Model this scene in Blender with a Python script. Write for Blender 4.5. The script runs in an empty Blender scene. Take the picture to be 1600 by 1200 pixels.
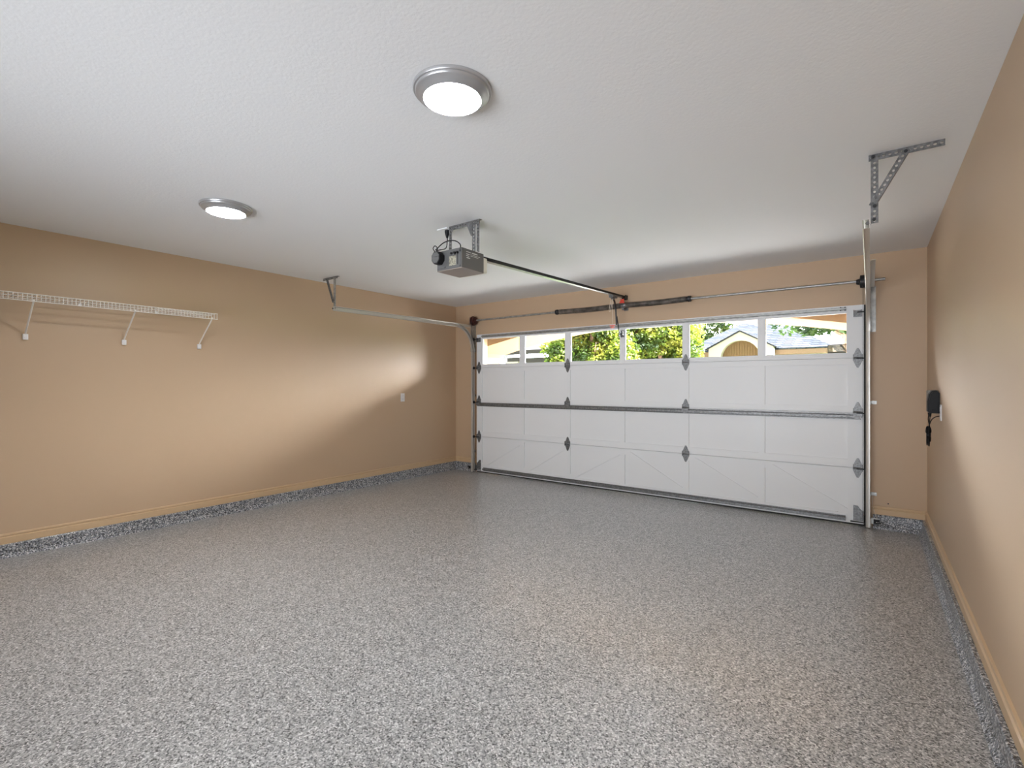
import bpy, bmesh, math, random
from mathutils import Vector, Matrix
S = bpy.context.scene
COL = S.collection
PI = math.pi

# ------------------------------------------------------------------ camera, world, sun, exposure
CAMZ = 1.37
cam_d = bpy.data.cameras.new('camera'); cam = bpy.data.objects.new('camera', cam_d); COL.objects.link(cam)
cam_d.sensor_fit = 'HORIZONTAL'; cam_d.sensor_width = 36; cam_d.lens = 36 * 760 / 1600
cam_d.clip_start = 0.05; cam_d.clip_end = 400
cam.location = (0, 0, CAMZ); cam.rotation_euler = (PI / 2, 0, math.atan(560 / 760))
S.camera = cam
W = bpy.data.worlds.new('sky'); S.world = W; W.use_nodes = True
# low sky band in front of the house boosted to light the side walls, plainer sky elsewhere
SKY = 5.0
wn = W.node_tree; bg = wn.nodes['Background']; bg.inputs[0].default_value = (0.90, 0.95, 1.0, 1)
def wmath(op, a, b=None):
    n = wn.nodes.new('ShaderNodeMath'); n.operation = op
    for i, v in enumerate((a, b)):
        if v is None: continue
        if isinstance(v, (int, float)): n.inputs[i].default_value = v
        else: wn.links.new(v, n.inputs[i])
    return n.outputs[0]
wtc = wn.nodes.new('ShaderNodeTexCoord'); wsp = wn.nodes.new('ShaderNodeSeparateXYZ'); wn.links.new(wtc.outputs['Generated'], wsp.inputs[0])
elev = wmath('DIVIDE', wmath('SUBTRACT', wsp.outputs['Z'], 0.27), 0.15)
glow = wmath('MULTIPLY', wmath('EXPONENT', wmath('MULTIPLY', wmath('MULTIPLY', elev, elev), -1.0)), wmath('MULTIPLY', wmath('POWER', wmath('MAXIMUM', wsp.outputs['Y'], 0.0), 0.5), wmath('ADD', wmath('MULTIPLY', wmath('POWER', wmath('ABSOLUTE', wsp.outputs['X']), 1.5), 2.6), 0.5)))
wn.links.new(wmath('MULTIPLY', wmath('ADD', wmath('MULTIPLY', glow, 28.0), 0.6), SKY), bg.inputs[1])
sd = bpy.data.lights.new('sun', 'SUN'); sd.energy = 64.0; sd.angle = 0.012; sd.color = (1.0, 0.965, 0.91)
sun = bpy.data.objects.new('sun', sd); COL.objects.link(sun)
sun.rotation_euler = Vector((0.62, 0.10, 0.78)).to_track_quat('Z', 'Y').to_euler()
ad = bpy.data.lights.new('fill_light', 'AREA'); ad.shape = 'RECTANGLE'; ad.size = 3.6; ad.size_y = 1.6; ad.energy = 46.0; ad.color = (0.93, 0.985, 1.06); ad.spread = 1.35  # soft fill added behind the camera, standing in for bounced flash
al = bpy.data.objects.new('fill_light', ad); COL.objects.link(al); al.location = (-1.6, -2.6, 0.95)
al.rotation_euler = Vector((0, -0.97, -0.23)).to_track_quat('Z', 'Y').to_euler()
a2 = bpy.data.lights.new('fill_light_left', 'AREA'); a2.shape = 'RECTANGLE'; a2.size = 1.6; a2.size_y = 1.0; a2.energy = 9.0; a2.color = (0.93, 0.985, 1.06); a2.spread = 1.0  # second added fill, aimed towards the far left ceiling and wall
l2 = bpy.data.objects.new('fill_light_left', a2); COL.objects.link(l2); l2.location = (-1.2, -2.6, 0.7)
l2.rotation_euler = Vector((0.42, -0.93, -0.20)).to_track_quat('Z', 'Y').to_euler()
LAMP = 150.0
S.view_settings.view_transform = 'Standard'; S.view_settings.look = 'None'
S.view_settings.exposure = 0.08; S.view_settings.gamma = 1.0; S.view_settings.use_curve_mapping = False
S.cycles.use_denoising = True
S.cycles.max_bounces = 14; S.cycles.diffuse_bounces = 10; S.cycles.glossy_bounces = 5
S.cycles.transmission_bounces = 6; S.cycles.transparent_max_bounces = 8
S.cycles.sample_clamp_indirect = 8.0; S.cycles.caustics_reflective = False; S.cycles.caustics_refractive = False

# ------------------------------------------------------------------ materials
def lin(r, g, b):
    f = lambda v: (v / 255 / 12.92) if v / 255 <= 0.04045 else ((v / 255 + 0.055) / 1.055) ** 2.4
    return (f(r), f(g), f(b), 1)
def mat(name, col, rough=0.5, metal=0.0, bump=None, spec=0.5):
    m = bpy.data.materials.new(name); m.use_nodes = True
    nt = m.node_tree; b = nt.nodes['Principled BSDF']
    b.inputs['Base Color'].default_value = col; b.inputs['Roughness'].default_value = rough
    b.inputs['Metallic'].default_value = metal; b.inputs['Specular IOR Level'].default_value = spec
    if bump:
        sc, st, dist = bump
        tc = nt.nodes.new('ShaderNodeTexCoord'); n = nt.nodes.new('ShaderNodeTexNoise'); bp = nt.nodes.new('ShaderNodeBump')
        n.inputs['Scale'].default_value = sc; n.inputs['Detail'].default_value = 3
        bp.inputs['Strength'].default_value = st; bp.inputs['Distance'].default_value = dist
        nt.links.new(tc.outputs['Object'], n.inputs['Vector']); nt.links.new(n.outputs['Fac'], bp.inputs['Height'])
        nt.links.new(bp.outputs['Normal'], b.inputs['Normal'])
    return m
def vary(m, scale, cols, detail=2.0, rough=None):
    """object-space noise drives the base colour through a ramp"""
    nt = m.node_tree; b = nt.nodes['Principled BSDF']
    tc = nt.nodes.new('ShaderNodeTexCoord'); n = nt.nodes.new('ShaderNodeTexNoise'); r = nt.nodes.new('ShaderNodeValToRGB')
    n.inputs['Scale'].default_value = scale; n.inputs['Detail'].default_value = detail
    e = r.color_ramp.elements
    while len(e) < len(cols): e.new(0.5)
    for k, (p, c) in enumerate(cols): e[k].position = p; e[k].color = c
    nt.links.new(tc.outputs['Object'], n.inputs['Vector']); nt.links.new(n.outputs['Fac'], r.inputs['Fac'])
    nt.links.new(r.outputs['Color'], b.inputs['Base Color'])
    return m
def chips(name, scale, cols, rough, coat=0.0, bs=0.15):
    """epoxy flakes: each voronoi cell takes one constant colour"""
    m = mat(name, (0.4, 0.4, 0.4, 1), rough); nt = m.node_tree; b = nt.nodes['Principled BSDF']
    tc = nt.nodes.new('ShaderNodeTexCoord'); v = nt.nodes.new('ShaderNodeTexVoronoi'); v.inputs['Scale'].default_value = scale
    nz = nt.nodes.new('ShaderNodeTexNoise'); nz.inputs['Scale'].default_value = scale * 1.7
    mx = nt.nodes.new('ShaderNodeMix'); mx.data_type = 'VECTOR'; mx.inputs['Factor'].default_value = 0.012
    nt.links.new(tc.outputs['Object'], nz.inputs['Vector']); nt.links.new(tc.outputs['Object'], mx.inputs['A']); nt.links.new(nz.outputs['Color'], mx.inputs['B'])
    nt.links.new(mx.outputs['Result'], v.inputs['Vector'])
    sp = nt.nodes.new('ShaderNodeSeparateColor'); nt.links.new(v.outputs['Color'], sp.inputs['Color'])
    r = nt.nodes.new('ShaderNodeValToRGB'); r.color_ramp.interpolation = 'CONSTANT'; e = r.color_ramp.elements
    while len(e) < len(cols): e.new(0.5)
    for k, (p, c) in enumerate(cols): e[k].position = p; e[k].color = c
    nt.links.new(sp.outputs['Red'], r.inputs['Fac']); nt.links.new(r.outputs['Color'], b.inputs['Base Color'])
    bp = nt.nodes.new('ShaderNodeBump'); bp.inputs['Strength'].default_value = bs; bp.inputs['Distance'].default_value = 0.0015
    nt.links.new(sp.outputs['Green'], bp.inputs['Height']); nt.links.new(bp.outputs['Normal'], b.inputs['Normal'])
    if coat: b.inputs['Coat Weight'].default_value = coat; b.inputs['Coat Roughness'].default_value = 0.22
    return m
g = lambda v, a=0, c=0: (v, v + a, v + c, 1)
M = {}
M['wall'] = mat('tan_wall_paint', (0.545, 0.395, 0.262, 1), 0.42, bump=(140, 0.12, 0.002), spec=0.4)
M['base'] = mat('tan_trim_paint', (0.60, 0.43, 0.26, 1), 0.35)
M['ceil'] = mat('textured_white_ceiling_paint', (0.84, 0.85, 0.86, 1), 0.8, bump=(75, 0.35, 0.003))
M['floor'] = chips('flake_epoxy_floor', 190, [(0, g(.055)), (.13, g(.19, .003, .010)), (.31, g(.37)), (.62, g(.51)), (.86, g(.80))], 0.32, 0.35)
M['curb'] = chips('coarse_flake_epoxy_curb', 165, [(0, g(.025)), (.28, g(.13, .01, .035)), (.52, g(.33, .015, .04)), (.82, g(.72))], 0.4, 0.2, 0.3)
M['door'] = mat('white_painted_steel', (0.80, 0.805, 0.81, 1), 0.38)
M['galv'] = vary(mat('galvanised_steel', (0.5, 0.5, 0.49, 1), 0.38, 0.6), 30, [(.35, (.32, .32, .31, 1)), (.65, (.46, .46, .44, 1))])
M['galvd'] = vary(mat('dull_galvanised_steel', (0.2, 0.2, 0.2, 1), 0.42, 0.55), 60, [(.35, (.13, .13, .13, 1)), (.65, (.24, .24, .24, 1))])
M['track'] = mat('track_steel', (0.62, 0.60, 0.56, 1), 0.35, 0.6)
M['spring'] = vary(mat('oiled_spring_steel', (0.2, 0.18, 0.16, 1), 0.4, 0.7), 14, [(.35, (.15, .135, .12, 1)), (.65, (.32, .29, .26, 1))])
M['drum'] = mat('red_brown_cast_drum', (0.06, 0.018, 0.015, 1), 0.45, 0.3)
M['black'] = mat('black_plastic', (0.008, 0.008, 0.009, 1), 0.5, spec=0.25)
M['rubber'] = mat('black_rubber', (0.015, 0.014, 0.013, 1), 0.7)
M['dark'] = mat('dark_cast_metal', (0.035, 0.035, 0.037, 1), 0.45, 0.5)
M['grey'] = mat('grey_painted_housing', (0.12, 0.116, 0.11, 1), 0.45)
M['greyb'] = mat('brushed_back_plate', (0.10, 0.10, 0.10, 1), 0.6, 0.1)
M['pan'] = mat('pale_bottom_pan', (0.32, 0.28, 0.255, 1), 0.5)
M['lens'] = mat('milky_lens', (0.80, 0.78, 0.70, 1), 0.4)
M['charger_grey'] = mat('light_grey_back_box', (0.32, 0.30, 0.27, 1), 0.6, spec=0.2)
M['white'] = mat('white_plastic', (0.82, 0.80, 0.79, 1), 0.35)
M['wire'] = mat('white_vinyl_coated_wire', (0.80, 0.76, 0.70, 1), 0.4)
M['label'] = vary(mat('paper_label', (0.6, 0.58, 0.45, 1), 0.6), 90, [(.40, (.14, .13, .10, 1)), (.55, (.36, .34, .26, 1))])
M['print'] = mat('pale_printing', (0.66, 0.66, 0.64, 1), 0.5)
M['red'] = mat('red_tag_plastic', (0.75, 0.06, 0.03, 1), 0.45)
M['pinkred'] = mat('faded_red_handle', (0.80, 0.22, 0.18, 1), 0.45)
M['cord'] = mat('cream_cord', (0.75, 0.66, 0.55, 1), 0.7)
M['ring'] = mat('satin_nickel_ring', (0.46, 0.46, 0.47, 1), 0.32, 0.55)
m = mat('lit_lamp_lens', (1, 1, 1, 1)); bs = m.node_tree.nodes['Principled BSDF']
bs.inputs['Emission Color'].default_value = (0.96, 0.985, 1.0, 1); bs.inputs['Emission Strength'].default_value = LAMP; M['lamp'] = m
m = bpy.data.materials.new('clear_window_glass'); m.use_nodes = True; nt = m.node_tree; nt.nodes.clear()
o_ = nt.nodes.new('ShaderNodeOutputMaterial'); t_ = nt.nodes.new('ShaderNodeBsdfTransparent'); gl = nt.nodes.new('ShaderNodeBsdfGlossy')
gl.inputs['Roughness'].default_value = 0.02; fr = nt.nodes.new('ShaderNodeFresnel'); fr.inputs['IOR'].default_value = 1.35; mx = nt.nodes.new('ShaderNodeMixShader')
nt.links.new(fr.outputs[0], mx.inputs[0]); nt.links.new(t_.outputs[0], mx.inputs[1]); nt.links.new(gl.outputs[0], mx.inputs[2]); nt.links.new(mx.outputs[0], o_.inputs[0]); M['glass'] = m
m = bpy.data.materials.new('sticker_film'); m.use_nodes = True; nt = m.node_tree; b = nt.nodes['Principled BSDF']
b.inputs['Base Color'].default_value = (0.45, 0.42, 0.28, 1); b.inputs['Alpha'].default_value = 0.55; M['film'] = m
M['ink'] = mat('dark_sticker_ink', (0.03, 0.03, 0.02, 1), 0.6)
# outside
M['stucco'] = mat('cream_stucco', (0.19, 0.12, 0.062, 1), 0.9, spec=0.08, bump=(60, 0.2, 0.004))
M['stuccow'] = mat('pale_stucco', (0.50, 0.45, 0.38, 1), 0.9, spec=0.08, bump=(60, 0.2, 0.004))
M['fascia'] = mat('tan_fascia_board', (0.20, 0.125, 0.07, 1), 0.6)
M['gutter'] = mat('brown_gutter', (0.03, 0.021, 0.02, 1), 0.5)
M['darktrim'] = mat('dark_roof_edge', (0.008, 0.01, 0.012, 1), 0.5)
M['bark'] = vary(mat('tree_bark', (0.2, 0.12, 0.08, 1), 0.9), 12, [(.4, (.16, .09, .06, 1)), (.6, (.42, .26, .17, 1))])
M['lawn'] = vary(mat('lawn_grass', (0.1, 0.2, 0.03, 1), 0.9), 3, [(.4, (.06, .13, .02, 1)), (.6, (.14, .24, .04, 1))])
M['drive'] = vary(mat('driveway_concrete', (0.6, 0.58, 0.55, 1), 0.8), 4, [(.4, (.64, .64, .63, 1)), (.6, (.74, .74, .73, 1))])
M['asphalt'] = vary(mat('street_asphalt', (0.1, 0.1, 0.1, 1), 0.85), 20, [(.4, (.07, .07, .07, 1)), (.6, (.13, .13, .13, 1))])
def shingle(name, c1, c2, c3):
    m = mat(name, c1, 0.95, spec=0.04); nt = m.node_tree; b = nt.nodes['Principled BSDF']
    tc = nt.nodes.new('ShaderNodeTexCoord'); br = nt.nodes.new('ShaderNodeTexBrick')
    sp = nt.nodes.new('ShaderNodeSeparateXYZ'); cb = nt.nodes.new('ShaderNodeCombineXYZ'); ad = nt.nodes.new('ShaderNodeMath'); ad.operation = 'ADD'
    nt.links.new(tc.outputs['Object'], sp.inputs[0]); nt.links.new(sp.outputs['X'], ad.inputs[0]); nt.links.new(sp.outputs['Y'], ad.inputs[1])
    nt.links.new(ad.outputs[0], cb.inputs['X']); nt.links.new(sp.outputs['Z'], cb.inputs['Y'])
    nt.links.new(cb.outputs[0], br.inputs['Vector'])
    br.inputs['Scale'].default_value = 1.0; br.inputs['Brick Width'].default_value = 0.32; br.inputs['Row Height'].default_value = 0.085
    br.inputs['Mortar Size'].default_value = 0.012; br.inputs['Color1'].default_value = c1; br.inputs['Color2'].default_value = c2; br.inputs['Mortar'].default_value = c3
    nt.links.new(br.outputs['Color'], b.inputs['Base Color']); return m
M['sh_blue'] = shingle('blue_grey_shingles', (.046, .054, .070, 1), (.092, .104, .125, 1), (.014, .017, .026, 1))
M['sh_pale'] = shingle('pale_grey_shingles', (.075, .075, .082, 1), (.10, .10, .108, 1), (.035, .035, .04, 1))
def leafmat(name, cols, scale=1.6):
    m = vary(mat(name, (0.2, 0.3, 0.05, 1), 0.6), scale, cols, detail=6)
    nt = m.node_tree; b = nt.nodes['Principled BSDF']; out = nt.nodes['Material Output']
    ramp = [n for n in nt.nodes if n.type == 'VALTORGB'][0]
    tr = nt.nodes.new('ShaderNodeBsdfTranslucent'); mx = nt.nodes.new('ShaderNodeMixShader'); mx.inputs[0].default_value = 0.35
    nt.links.new(ramp.outputs['Color'], tr.inputs['Color']); nt.links.new(b.outputs[0], mx.inputs[1]); nt.links.new(tr.outputs[0], mx.inputs[2])
    nt.links.new(mx.outputs[0], out.inputs['Surface']); return m
M['leaf_y'] = leafmat('yellow_green_leaves', [(.36, (.014, .036, .003, 1)), (.45, (.055, .095, .006, 1)), (.53, (.14, .18, .013, 1)), (.61, (.25, .25, .035, 1))], 1.3)
M['leaf_g'] = leafmat('fresh_green_leaves', [(.38, (.008, .026, .003, 1)), (.52, (.034, .065, .007, 1)), (.64, (.10, .12, .016, 1))], 1.5)
M['leaf_d'] = leafmat('deep_green_leaves', [(.38, (.008, .028, .004, 1)), (.6, (.045, .09, .012, 1))], 2.5)

# ------------------------------------------------------------------ mesh helpers
def obj(name, bm, m, parent=None, loc=(0, 0, 0), smooth=False):
    me = bpy.data.meshes.new(name); bmesh.ops.recalc_face_normals(bm, faces=bm.faces); bm.to_mesh(me); bm.free()
    me.materials.append(M[m] if isinstance(m, str) else m)
    if smooth:
        for p in me.polygons: p.use_smooth = True
        me.set_sharp_from_angle(angle=math.radians(38))
    o = bpy.data.objects.new(name, me); COL.objects.link(o); o.location = loc
    if parent:
        o.parent = parent
        if loc == (0, 0, 0): o.location = -wl(parent)          # meshes are modelled in world coordinates
    return o
def wl(o):
    v = Vector(o.location)
    while o.parent: o = o.parent; v += Vector(o.location)
    return v
def thing(name, label, cat, loc=(0, 0, 0), group=None):
    o = bpy.data.objects.new(name, None); o.empty_display_size = 0.1; COL.objects.link(o); o.location = loc
    o['label'] = label; o['category'] = cat
    if group: o['group'] = group
    return o
def tag(o, label, cat, group=None, kind=None):
    o['label'] = label; o['category'] = cat
    if group: o['group'] = group
    if kind: o['kind'] = kind
    return o
def struct(name, bm, m):
    o = obj(name, bm, m); o['kind'] = 'structure'; return o
def NB(): return bmesh.new()
def box(bm, x0, x1, y0, y1, z0, z1, bev=0):
    v = [bm.verts.new(p) for p in ((x0, y0, z0), (x1, y0, z0), (x1, y1, z0), (x0, y1, z0), (x0, y0, z1), (x1, y0, z1), (x1, y1, z1), (x0, y1, z1))]
    fs = [bm.faces.new([v[i] for i in f]) for f in ((3, 2, 1, 0), (4, 5, 6, 7), (0, 1, 5, 4), (1, 2, 6, 5), (2, 3, 7, 6), (3, 0, 4, 7))]
    if bev:
        es = list({e for f in fs for e in f.edges}); bmesh.ops.bevel(bm, geom=es, offset=bev, segments=2, affect='EDGES', profile=0.5)
    return bm
def frame_of(d):
    d = d.normalized(); up = Vector((0, 0, 1)) if abs(d.z) < 0.9 else Vector((1, 0, 0))
    a = d.cross(up).normalized(); return a, d.cross(a).normalized()
def tube(bm, pts, r, n=8, cap=True):
    pts = [Vector(p) for p in pts]; rings = []
    rs = r if isinstance(r, (list, tuple)) else [r] * len(pts)
    a = None
    for i, p in enumerate(pts):
        d = (pts[min(i + 1, len(pts) - 1)] - pts[max(i - 1, 0)]).normalized()
        if a is None: a, b = frame_of(d)
        else:
            a = (a - d * a.dot(d)).normalized(); b = d.cross(a)
        rings.append([bm.verts.new(p + (a * math.cos(2 * PI * k / n) + b * math.sin(2 * PI * k / n)) * rs[i]) for k in range(n)])
    for i in range(len(rings) - 1):
        for k in range(n): bm.faces.new((rings[i][k], rings[i][(k + 1) % n], rings[i + 1][(k + 1) % n], rings[i + 1][k]))
    if cap: bm.faces.new(rings[0][::-1]); bm.faces.new(rings[-1])
    return bm
def smoothpath(pts, n=6):
    """Catmull-Rom through the points"""
    P_ = [Vector(p) for p in pts]; P_ = [P_[0] * 2 - P_[1]] + P_ + [P_[-1] * 2 - P_[-2]]; out = []
    for i in range(1, len(P_) - 2):
        for k in range(n):
            t = k / n; a, b, c, d = P_[i - 1:i + 3]
            out.append(0.5 * ((2 * b) + (c - a) * t + (2 * a - 5 * b + 4 * c - d) * t * t + (3 * b - a - 3 * c + d) * t ** 3))
    return out + [P_[-2]]
def lathe(bm, prof, c, axis='z', n=48, close=True):
    """prof: (radius, height along axis)"""
    rings = []
    for r, h in prof:
        ring = []
        for k in range(n):
            a = 2 * PI * k / n; u, v = r * math.cos(a), r * math.sin(a)
            p = {'z': (u, v, h), 'x': (h, u, v), 'y': (u, h, v)}[axis]
            ring.append(bm.verts.new(Vector(c) + Vector(p)))
        rings.append(ring)
    for i in range(len(rings) - 1):
        for k in range(n): bm.faces.new((rings[i][k], rings[i][(k + 1) % n], rings[i + 1][(k + 1) % n], rings[i + 1][k]))
    if close:
        bm.faces.new(rings[0]); bm.faces.new(rings[-1][::-1])
    return bm
def prism(bm, poly, axis, a, b):
    """polygon extruded along axis; poly in the two other axes (xy->z, xz->y, yz->x)"""
    def pt(p, h): return {'x': (h, p[0], p[1]), 'y': (p[0], h, p[1]), 'z': (p[0], p[1], h)}[axis]
    A = [bm.verts.new(pt(p, a)) for p in poly]; B = [bm.verts.new(pt(p, b)) for p in poly]; n = len(poly)
    for k in range(n): bm.faces.new((A[k], A[(k + 1) % n], B[(k + 1) % n], B[k]))
    f1 = bm.faces.new(A[::-1]); f2 = bm.faces.new(B); bm.normal_update()
    bmesh.ops.triangulate(bm, faces=[f1, f2], quad_method='BEAUTY', ngon_method='EAR_CLIP')
    return bm
def perf(bm, o, u, v, n, cells, pitch, w, thick, hr):
    """perforated steel strip: starts at o, runs along u, width w along v, thickness along n, an 8-sided hole per cell"""
    o, u, v, n = Vector(o), Vector(u).normalized(), Vector(v).normalized(), Vector(n).normalized()
    for c in range(cells):
        c0 = o + u * (pitch * c)
        ctr = c0 + u * pitch / 2 + v * w / 2
        outer, inner = [], []
        for k in range(8):
            a = PI / 8 + k * PI / 4; cx, cy = math.cos(a), math.sin(a)
            inner.append(ctr + u * hr * 1.2 * cx + v * hr * cy)
            sx = max(-1, min(1, cx * 1.6)); sy = max(-1, min(1, cy * 1.6))
            sx = math.copysign(1, cx) if abs(cx) > 0.3 else cx / 0.924; sy = math.copysign(1, cy) if abs(cy) > 0.3 else cy / 0.924
            if abs(cx) > abs(cy): sx = math.copysign(1, cx); sy = math.copysign(0.42, cy)
            else: sy = math.copysign(1, cy); sx = math.copysign(0.42, cx)
            outer.append(ctr + u * pitch / 2 * sx + v * w / 2 * sy)
        corners = [ctr + u * pitch / 2 * a + v * w / 2 * b for a, b in ((1, 1), (-1, 1), (-1, -1), (1, -1))]
        for s_ in (0, 1):
            O = [bm.verts.new(p + n * thick * s_) for p in outer]; I = [bm.verts.new(p + n * thick * s_) for p in inner]; C = [bm.verts.new(p + n * thick * s_) for p in corners]
            for k in range(8):
                k2 = (k + 1) % 8; bm.faces.new((O[k], O[k2], I[k2], I[k]))
            bm.faces.new((O[0], C[0], O[1])); bm.faces.new((O[2], C[1], O[3])); bm.faces.new((O[4], C[2], O[5])); bm.faces.new((O[6], C[3], O[7]))
            if s_ == 0: keep = (O, I, C)
            else:
                for k in range(8): k2 = (k + 1) % 8; bm.faces.new((keep[1][k], keep[1][k2], I[k2], I[k]))
                for a, b in ((0, 1), (2, 3)): pass
                for A_, B_ in (((keep[2][0], keep[0][1], keep[0][2], keep[2][1]), (C[0], O[1], O[2], C[1])), ((keep[2][2], keep[0][5], keep[0][6], keep[2][3]), (C[2], O[5], O[6], C[3]))):
                    for i in range(3): bm.faces.new((A_[i], A_[i + 1], B_[i + 1], B_[i]))
    a = o; e = o + u * (pitch * cells)
    for p in (a, e):
        q = [bm.verts.new(x) for x in (p, p + v * w, p + v * w + n * thick, p + n * thick)]; bm.faces.new(q)
    return bm
def bolt(bm, c, axis, r=0.008, h=0.007):
    p = [(r, 0), (r, h), (r * 0.6, h)]
    if h < 0: pass
    return lathe(bm, p, c, axis, 6)
def text_mesh(name, s, size, m, parent, mtx, ext=0.0004):
    cu = bpy.data.curves.new(name, 'FONT'); cu.body = s; cu.size = size; cu.extrude = ext; cu.align_x = 'CENTER'; cu.align_y = 'CENTER'
    t = bpy.data.objects.new(name, cu); COL.objects.link(t)
    me = bpy.data.meshes.new_from_object(t.evaluated_get(bpy.context.evaluated_depsgraph_get())); bpy.data.objects.remove(t)
    me.transform(mtx); me.materials.clear(); me.materials.append(M[m])
    o = bpy.data.objects.new(name, me); COL.objects.link(o); o.parent = parent; o.location = -wl(parent); return o

# ------------------------------------------------------------------ room shell
XL, XR, YD, YB, ZC = -5.42, 0.417, 5.82, -3.0, 2.62
floor_z = lambda y: 0.030 * (1 - y / 5.8)
bm = NB()
vs = [bm.verts.new((x, y, floor_z(y) - d)) for d in (0, 0.2) for x, y in ((XL - .15, YB - .15), (XR + .15, YB - .15), (XR + .15, YD + .13), (XL - .15, YD + .13))]
for f in ((0, 1, 2, 3), (7, 6, 5, 4), (0, 4, 5, 1), (1, 5, 6, 2), (2, 6, 7, 3), (3, 7, 4, 0)): bm.faces.new([vs[i] for i in f])
struct('floor', bm, 'floor')
struct('ceiling', box(NB(), XL - .15, XR + .15, YB - .15, YD + .15, ZC, ZC + .2), 'ceil')
struct('wall_left', box(NB(), XL - .15, XL, YB - .15, YD + .15, -.1, ZC), 'wall')
struct('wall_right', box(NB(), XR, XR + .15, YB - .15, YD + .15, -.1, ZC), 'wall')
struct('wall_back', box(NB(), XL, XR, YB - .15, YB, -.1, ZC), 'wall')
DX0, DX1, DZ = -4.932, -0.05, 2.137
bm = NB(); prism(bm, [(XL, -.1), (DX0 + .05, -.1), (DX0 + .05, DZ - .04), (DX1 - .05, DZ - .04), (DX1 - .05, -.1), (XR, -.1), (XR, ZC), (XL, ZC)], 'y', YD, YD + .15)
struct('wall_front', bm, 'wall')
# raised concrete curb coated in flakes, baseboard on top
CT = 0.127
def curb_prof(s, x):                                    # s: direction into the room
    return [(x, -.02), (x, CT), (x + s * .034, CT), (x + s * .038, CT - .006), (x + s * .040, .055), (x + s * .047, .036), (x + s * .062, .020), (x + s * .075, -.02)]
struct('trim_1', prism(NB(), curb_prof(1, XL), 'y', YB, YD), 'curb')
struct('trim_2', prism(NB(), curb_prof(-1, XR), 'y', YB, YD), 'curb')
struct('trim_3', prism(NB(), curb_prof(-1, YD), 'x', XL + .03, DX0 - .06), 'curb')
struct('trim_4', prism(NB(), curb_prof(-1, YD), 'x', DX1 + .07, XR - .03), 'curb')
def base_prof(s, x): return [(x, CT), (x + s * .016, CT), (x + s * .016, .176), (x + s * .0075, .182), (x + s * .0075, .187), (x + s * .013, .193), (x + s * .010, .204), (x, .207)]
struct('baseboard_left', prism(NB(), base_prof(1, XL), 'y', YB, YD), 'base')
struct('baseboard_right', prism(NB(), base_prof(-1, XR), 'y', YB, YD), 'base')
bm = NB(); prism(bm, base_prof(-1, YD), 'x', XL + .005, DX0 - .045); prism(bm, base_prof(-1, YD), 'x', DX1 + .06, XR - .005)
struct('baseboard_front', bm, 'base')
struct('trim_5', box(NB(), DX0 - .022, DX0 + .012, YD - .010, YD, 0, DZ), 'rubber')
struct('trim_6', box(NB(), DX1 - .012, DX1 + .014, YD - .010, YD, 0, DZ), 'rubber')

# ------------------------------------------------------------------ the garage door
YF = 5.77                                               # inner face
dr = thing('door_1', 'white panelled double garage door with a row of six windows', 'garage door', (-2.49, YF, 0)); dr['kind'] = 'structure'
WIN = [(-4.828, -4.113), (-4.033, -3.352), (-3.272, -2.551), (-2.490, -1.767), (-1.701, -0.967), (-0.906, -0.181)]
ZS = [0.018, 0.557, 1.092, 1.622, DZ]                   # seams
def section(z0, z1, pz0, pz1, window=False, diag=False):
    bm = NB(); z0 += .0022; z1 -= .0022
    y0, yr, y1 = YF, YF + .014, YF + .042
    box(bm, DX0, DX1, y0, y1, z0, pz0); box(bm, DX0, DX1, y0, y1, pz1, z1)
    xs = [DX0] + [v for w in WIN for v in w] + [DX1]
    for a, b in zip(xs[0::2], xs[1::2]): box(bm, a, b, y0, y1, pz0, pz1)
    if not window:
        for a, b in WIN: box(bm, a, b, yr, y1, pz0, pz1)
        if diag:
            for k, (a, b) in enumerate(WIN):
                w = .045; q = [(a, pz0), (a + w * 1.6, pz0), (b, pz1 - w), (b, pz1), (b - w * 1.6, pz1), (a, pz0 + w)]
                if k > 2: q = [(a + b - x, z) for x, z in q]
                prism(bm, q, 'y', y0 + .0015, yr + .002)
    else:                                               # bead around each pane
        for a, b in WIN:
            t = .008
            box(bm, a, b, y0 + .006, y0 + .03, pz0, pz0 + t); box(bm, a, b, y0 + .006, y0 + .03, pz1 - t, pz1)
            box(bm, a, a + t, y0 + .006, y0 + .03, pz0 + t, pz1 - t); box(bm, b - t, b, y0 + .006, y0 + .03, pz0 + t, pz1 - t)
    if z0 > .1: box(bm, DX0, DX1, y1 - .014, y1 - .002, z0 - .016, z0)          # tongue that laps the section below
    return obj('door_panel', bm, 'door', dr)
section(ZS[0], ZS[1], .108, .523, diag=True)
section(ZS[1], ZS[2], .635, 1.02)
section(ZS[2], ZS[3], 1.152, 1.562)
top = section(ZS[3], ZS[4], 1.668, 2.070, window=True)
for k, (a, b) in enumerate(WIN):
    obj('window_pane', box(NB(), a + .004, b - .004, YF + .018, YF + .022, 1.672, 2.066), 'glass', top)
obj('bottom_seal', box(NB(), DX0, DX1, YF + .004, YF + .036, .003, .0175), 'rubber', dr)
def strut(x0, x1, z0, z1, m, d=.03):
    h = z1 - z0; f = .010
    q = [(YF, z0), (YF - .0025, z0), (YF - .0025, z0 + f), (YF - d, z0 + f + .006), (YF - d, z1 - f - .006), (YF - .0025, z1 - f), (YF - .0025, z1), (YF, z1)]
    q = [(YF - 0.0005 if y == YF else y, z) for y, z in q]
    return obj('strut', prism(NB(), q, 'x', x0, x1), m, dr)
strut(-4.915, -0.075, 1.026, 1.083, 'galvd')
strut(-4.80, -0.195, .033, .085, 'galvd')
strut(-4.83, -0.19, 2.083, 2.125, 'galv', .022)
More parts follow.
